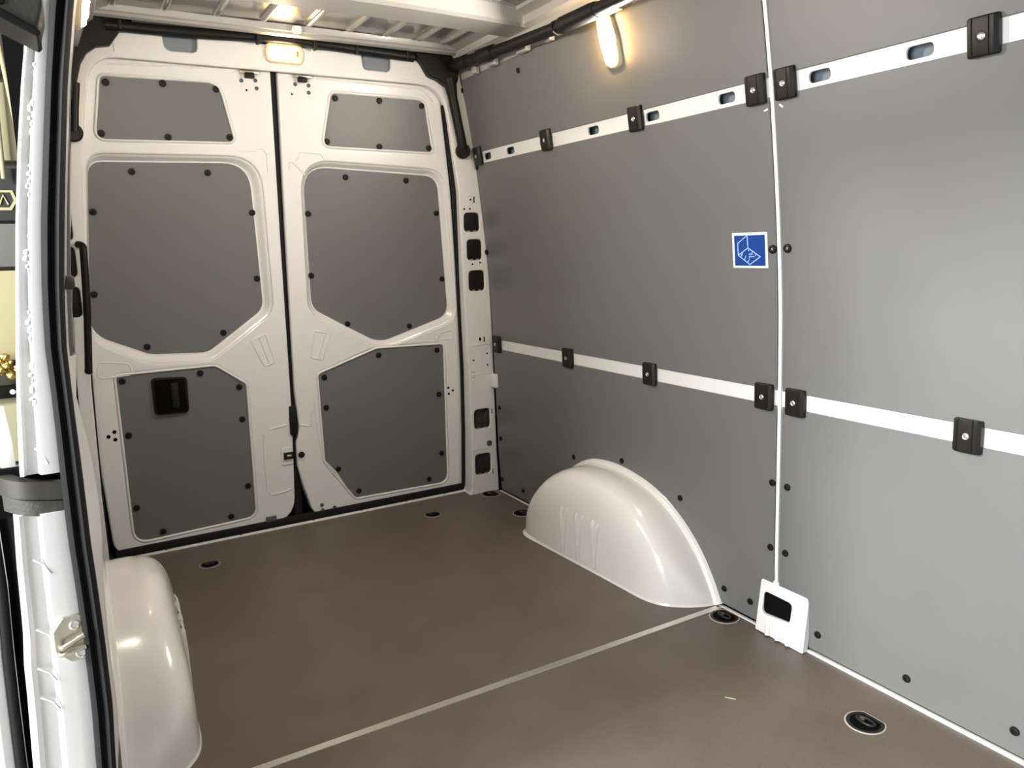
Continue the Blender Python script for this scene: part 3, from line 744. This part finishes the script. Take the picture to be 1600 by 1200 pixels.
LN = [[(563, 322), (385, 462), (388, 680), (572, 546), (563, 322)], [(572, 546), (785, 710), (595, 850), (388, 680)], [(470, 628), (455, 690)], [(452, 640), (440, 700)], [(530, 690), (505, 760)], [(605, 690), (585, 760), (560, 805)],
      [(580, 560), (585, 600)], [(650, 612), (640, 640)], [(705, 660), (700, 690)]]
def seg(a, b_, w):
    a, b_ = Vector(a), Vector(b_); t = (b_ - a).normalized(); nn = Vector((-t.y, t.x)) * w
    a -= t * w; b_ += t * w
    bm.faces.new([bm.verts.new(stick(q.x, q.y, .0019)) for q in (a - nn, b_ - nn, b_ + nn, a + nn)])
for L in LN:
    for a, b_ in zip(L, L[1:]): seg(cu(*a), cu(*b_), 0.013 if len(L) > 3 else .010)
for a, b_ in (((592, 660), (606, 660)), ((612, 660), (622, 660)), ((628, 660), (646, 660)), ((592, 708), (606, 708)), ((612, 708), (626, 708)), ((632, 708), (648, 708)), ((654, 708), (672, 708))):
    seg(cu(*a), cu(*b_), .015)
done(bm, 'line_drawing', LINE, sk, 0, recalc=False)

# ---- pillar foot pocket
pk = thing('pillar_foot', 'white pressed pillar foot with a black opening at the wall base', 'pillar foot', (.865, 1.42, 0))
PO = rpoly([(1.509, .002), (1.509, .158), (1.498, .172), (1.348, .174), (1.336, .16), (1.334, .0)], [.004, .012, .008, .016, .012, .004], 5)
PH = rpoly([(1.491, .128), (1.389, .126), (1.390, .068), (1.492, .060)], .014, 5)
def foot_map(y, z, d): return (xw(z) - .004 - .030 * max(0, 1 - z / .15) ** 1.3 + d, y, z)
plate('foot_plate', PO, [PH], lambda y, z, d: (xw(.09) - .003 - .022 * (1 - z / .17) + d, y, z), .022, .004, WHITE, pk, nb=3)
box('foot_shade', (.8655, 1.383, .050), (.8695, 1.498, .136), VOID, pk, .0005)  # thin black slab painting the shade inside the opening
for k, y in enumerate((1.462, 1.425, 1.388)):
    bm = bmesh.new(); tube_bm(bm, [(.860, y + .005, .052), (.853, y + .002, .034), (.8475, y - .004, .004)], [.003, .008, .009], 8)
    done(bm, 'pressed_flute', WHITE, pk, 60)
tube('weld_line', [(.8545, 1.337, .055), (.854, 1.37, .05), (.854, 1.40, .05)], .0015, WHITE, pk, 6)

# ---- recessed lashing eyes in the floor
def eye(x, y, rot, label, s=1.0):
    root = thing('lashing_eye', label, 'lashing eye', (x, y, 0), 'recessed floor lashing eyes')
    mp = lambda u, v, d: (x + (u * math.cos(rot) - v * math.sin(rot)) * s, y + (u * math.sin(rot) + v * math.cos(rot)) * s, .0025 - d)
    R1 = .044
    Dsh = lambda r, fl: [(max(-9, min(r * math.cos(a), fl)), r * math.sin(a)) for a in [2 * math.pi * k / 40 + .03 for k in range(40)]]
    plate('eye_rim', Dsh(R1, .034), [Dsh(.035, .026)], mp, .004, .0015, CLIPM, root, nb=2)
    plate('eye_bezel', Dsh(R1 + .0035, .0375), [Dsh(R1 - .001, .033)], lambda u, v, d: (*mp(u, v, 0)[:2], .0015 - d), .002, .0005, BEZEL, root, nb=1)
    cup = bmesh.new(); lo_ = [ring(cup, Dsh(.036, .027), mp, .0012), ring(cup, Dsh(.031, .022), mp, .0020)]
    strip(cup, *lo_); cup.faces.new(lo_[1])
    done(cup, 'eye_cup', VOID, root, 40)  # shallow cup, its black colour stands in for a deep shaded recess
    arc = [Vector(mp(.024 * math.cos(a), .024 * math.sin(a), -.0015)) for a in np.linspace(0, 2 * math.pi, 25)[:-1]]
    arc = [Vector(mp(.011 * math.cos(a) + .002, .024 * math.sin(a), -.0015)) for a in np.linspace(0, 2 * math.pi, 25)[:-1]]
    tube('eye_ring', arc, .0035 * s, CLIPM, root, 8, True)
    put('eye_bolt', BOLTM, Matrix.Translation(mp(.002, .012, .001)) @ Matrix.Scale(.008 * s, 4), root)
    return root
eye(.830, 1.617, .55 * 0, 'black recessed lashing eye at the end of the joint strip beside the wheel arch')
eye(.716, 1.040, 0, 'largest black recessed lashing eye in the near floor board')
eye(.810, 3.118, 0, 'black lashing eye in the far floor corner below the rear pillar')
eye(.800, 2.800, 0, 'black lashing eye just behind the right wheel arch')
eye(.455, 3.014, 1.57, 'small black lashing eye in front of the right rear door', .8)
eye(-.493, 2.993, 1.57, 'small black lashing eye in front of the left rear door', .8)

# ---- lamps
lh = thing('header_lamp', 'lit oval interior lamp on the white header above the rear doors', 'lamp', (-.033, 3.10, 1.885))
mp = frame_map(.0)
def lens(name, L0, mpf, steps, mt_, par):
    return loft(name, [[mpf(p[0], p[1], -d) for p in offset(L0, o_)] for o_, d in steps], mt_, par, smooth=60, cap=True)
RO = rpoly([(-.098, 1.958), (.034, 1.958), (.041, 1.925), (.034, 1.886), (-.098, 1.886), (-.107, 1.921)], [.02, .02, .03, .02, .02, .03], 6)
lens('lamp_housing', RO, mp, [(.0, -.004), (.0, .010), (-.004, .013)], LAMPB, lh)
RL = rpoly([(-.088, 1.950), (.020, 1.950), (.026, 1.924), (.020, 1.894), (-.088, 1.894), (-.096, 1.921)], [.015, .015, .02, .015, .015, .02], 6)
lens('lamp_lens', RL, mp, [(.0, .012), (-.001, .017), (-.006, .020)], GLASSY, lh)
RB = rpoly([(-.074, 1.943), (.0, 1.943), (.0, 1.901), (-.074, 1.901)], .018, 6)
lens('lamp_bulb', RB, mp, [(.0, .0195), (-.002, .022), (-.006, .023)], BULB2, lh)
lens('lamp_switch', rpoly([(.010, 1.932), (.019, 1.932), (.019, 1.910), (.010, 1.910)], .004, 4), mp, [(.0, .019), (0, .022)], AMBER, lh)
def side_lamp(label, sx, yc, zo):
    root = thing('side_lamp', label, 'lamp', (sx * .73, yc, 1.73 + zo), 'oval lamps at the top of the side walls')
    mpw = (lambda y, z, d: (xw(z) + d, y, z)) if sx > 0 else (lambda y, z, d: (xl(z) - d, y, z))
    EL = lambda hw, z0, z1, r: rpoly([(yc + a * hw + (z - 1.81) * .10, z + zo) for a, z in ((-.8, z1), (.8, z1), (1, (z0 + z1) / 2), (.8, z0), (-.8, z0), (-1, (z0 + z1) / 2))], r, 6)
    lens('lamp_housing', EL(.038, 1.728, 1.890, .028), mpw, [(0, -.004), (0, .014), (-.005, .017)], LAMPB, root)
    lens('lamp_lens', EL(.034, 1.735, 1.882, .024), mpw, [(0, .016), (-.001, .022), (-.006, .026)], GLOW2, root)
    lens('lamp_bulb', EL(.023, 1.752, 1.842, .018), mpw, [(0, .0255), (-.002, .028), (-.006, .029)], BULB, root)
side_lamp('lit oval interior lamp hanging at the top of the right grey wall', 1, 2.063, 0)
side_lamp('lit lamp seen edge-on at the top of the left wall behind the seal', -1, 2.06, -.05)

# ---- black cable ducts
cr = thing('cable_duct', 'black cable duct along the roof edge above the rear doors', 'cable duct', (0, 3.06, 1.95))
pth = smooth_path([(-.64, 3.075, 1.952), (-.36, 3.075, 1.956), (-.12, 3.078, 1.966), (.06, 3.078, 1.966), (.26, 3.075, 1.960), (.492, 3.075, 1.953)], 8)
tube('duct_tube', pth, [.0185 - .0065 * math.exp(-((p.x + .03) / .14) ** 2) for p in pth], BLACK, cr, 12)
for x in (-.595, -.135, .08, .245, .46):
    box('duct_clip', (x - .006, 3.054, 1.940), (x + .006, 3.085, 1.980), BLACK, cr, .003)
cl_ = plate('corner_trim', [(-.80, 1.985), (-.587, 1.978), (-.538, 1.966), (-.542, 1.945), (-.596, 1.937), (-.632, 1.888), (-.674, 1.880), (-.705, 1.857), (-.726, 1.822), (-.745, 1.756), (-.762, 1.70), (-.79, 1.69), (-.80, 1.80)], [], frame_map(.032), .030, .006, BLACK, cr)
tube('drop_tube', [(-.748, yf(1.75) - .02, 1.76), (-.760, yf(1.68) - .02, 1.68), (-.770, yf(1.6) - .02, 1.60)], .014, BLACK, cr, 10)
screw_at((-.772, yf(1.597) - .012, 1.597), (0, -1, 0), .030, cr, lathe_mesh('grommet_l', [(1, -.3), (1, .35), (.85, .5), (0, .5)], 20, BLACK), 'grommet')

sd = thing('cable_duct', 'black cable duct tube along the top of the right wall and down the rear pillar', 'cable duct', (.66, 2.5, 1.59))
plate('corner_trim', rpoly([(.497, 1.975), (.665, 1.977), (.700, 1.940), (.694, 1.880), (.676, 1.842), (.640, 1.852), (.601, 1.874), (.560, 1.886), (.535, 1.925)], [.004, .02, .02, .02, .01, .02, .02, .03, .02], 4), [], frame_map(.035), .034, .008, BLACK, sd)
tp = smooth_path([(.655, yf(1.87) - .024, 1.885), (.672, yf(1.80) - .022, 1.80), (.692, yf(1.7) - .020, 1.71), (.707, yf(1.65) - .018, 1.645), (.716, yf(1.6) - .014, 1.600)], 6)
tube('drop_tube', tp, [.030, .029, .028, .026, .024] + [.021] * (len(tp) - 5), BLACK, sd, 12)
screw_at((.719, yf(1.592) - .006, 1.592), (0, -1, 0), .032, sd, lathe_mesh('grommet_r', [(1, -.3), (1, .5), (.85, .7), (0, .7)], 22, BLACK), 'grommet')
lp = [Vector((.662, 3.06, 1.932)), Vector((.664, 2.98, 1.928)), Vector((.665, 2.60, 1.906)), Vector((.664, 2.27, 1.891)), Vector((.662, 2.02, 1.889)), Vector((.66, 1.5, 1.885)), Vector((.66, .5, 1.885))]
tube('long_tube', lp, .021, BLACK, sd, 14)
def sleeve(a, b_, r): 
    A, B = Vector(a), Vector(b_); bm = bmesh.new()
    P = [A, A.lerp(B, .08), A.lerp(B, .92), B]; tube_bm(bm, P, [r * .86, r, r, r * .86], 8); done(bm, 'sleeve', BLACK, sd, 50)
sleeve((.6645, 2.83, 1.9195), (.665, 2.70, 1.912), .0285)
sleeve((.664, 2.245, 1.891), (.663, 2.04, 1.889), .0285)
sleeve((.664, 2.275, 1.891), (.664, 2.262, 1.891), .026)
sleeve((.662, 3.06, 1.932), (.664, 2.92, 1.925), .027)

# ---- slim rod beside the left door
rd = tube('grab_rod', smooth_path([(-.800, 3.118, 1.222), (-.788, 3.098, 1.215), (-.787, 3.09, 1.185), (-.797, 3.09, 1.0), (-.815, 3.092, .79), (-.817, 3.10, .78)], 6), .0125, BLACK, None, 10)
tag(rd, 'slim black rod beside the left rear door', 'rod')
pg = screw_at((-.815, 1.9, 1.1), (1, 0, 0), .02, None, lathe_mesh('wall_knob_mesh', [(1, -.2), (1, .5), (.7, .9), (0, .9)], 18, DGREY), 'wall_knob')
pg.matrix_basis = Matrix.Translation((-.8545, 1.388, 1.135)) @ axis_to((1, 0, 0)) @ Matrix.Scale(.0115, 4)
tag(pg, 'small dark round knob beside the black pillar seal', 'knob')

# ---- scrap on the floor
sc = loft('tape_scrap', [[(.508, 1.300, h), (.524, 1.278, h), (.527, 1.280, h), (.511, 1.302, h)] for h in (.0003, .0012)], GREEN, None, smooth=0, cap=True)
tag(sc, 'tiny pale green scrap of tape on the near floor board', 'scrap')

# ================================================================== OUTSIDE
gnd = box('ground', (-9, -7, -.72), (6, 9, -.66), CONC, None, 0, 1)
struct(gnd, 'grey hall floor outside the van', 'ground')
hw_ = box('wall_hall', (-9, 8.0, -.66), (6, 8.1, 5), mat('hall_wall', (.42, .41, .34), .7), None, 0, 1)
struct(hw_, 'dull hall wall far behind the van', 'wall')
cb = thing('workshop_cabinet', 'cream and grey steel cabinet outside, in the gap left of the pillar', 'cabinet', (-1.35, 5.0, -.66))
def cbx(name, z0, z1, mt_, y=5.0, x0=-1.75, x1=-.90, par=cb): return box(name, (x0, y, z0), (x1, y + .35, z1), mt_, par, .006)
OLIVE = mat('olive_grey_steel', (.09, .085, .06), .5)
MIDG = mat('mid_grey_steel', (.22, .22, .20), .5)
cbx('carcass', -.62, 2.6, OLIVE, 5.06)
cbx('upper_panel', 1.70, 2.10, CREAM)
cbx('top_frame', 2.14, 2.55, OLIVE)
dr = cbx('grey_drawer', 1.385, 1.66, mat('dark_drawer', (.06, .06, .055), .5))
cbx('mid_panel', 1.14, 1.37, MIDG)
cbx('pale_door', .63, 1.12, PALE)
cbx('lower_panel', .06, .44, CREAM)
cbx('plinth_panel', -.60, .04, MIDG)
loft('badge', [[(-1.085 + a * k, 4.998 - e, 1.50 + b_ * k) for a, b_ in ((-.045, .045), (.045, .045), (.06, -.01), (.03, -.06), (-.03, -.06), (-.06, -.01))] for k, e in ((1, 0), (1, .004), (.75, .004), (.75, 0))], PALE, dr, smooth=0)
tube('badge_mark', [(-1.105, 4.995, 1.47), (-1.085, 4.995, 1.52), (-1.065, 4.995, 1.47)], .006, PALE, dr, 6)
tb = thing('tool_bar', 'black bar with a bright bolt in front of the pale cabinet', 'bar', (-1.2, 4.94, .43))
box('bar_body', (-1.5, 4.94, .43), (-1.12, 4.99, .50), BLACK, tb, .01)
screw_at((-1.165, 4.94, .465), (0, -1, 0), .014, tb, lathe_mesh('bar_bolt_mesh', [(1, -.2), (1, .4), (0, .5)], 12, PAPER), 'bolt')
bm = bmesh.new()
for k in range(40):
    c = Vector((-1.22 + rnd.gauss(0, .05), 4.93 + rnd.uniform(-.03, .01), .60 + rnd.uniform(-.05, .07)))
    v = bmesh.ops.create_icosphere(bm, subdivisions=1, radius=1)['verts']
    s = rnd.uniform(.012, .026)
    for q in v: q.co = Vector((q.co.x * s * rnd.uniform(.7, 1.3), q.co.y * s, q.co.z * s)) + c
gf = done(bm, 'gold_foil_bundle', GOLD, None, 20)
tag(gf, 'crumpled gold bundle lying on the black bar outside', 'bundle')
for (x0, z0, x1, z1, mt_) in ((-1.01, 2.28, -.97, 1.72, PALE), (-1.05, 2.24, -1.07, 1.60, CREAM)):
    pb = tube('prop_bar', [(x0, 4.95, z0), (x1, 4.95, z1)], .012, mt_, cb, 8)
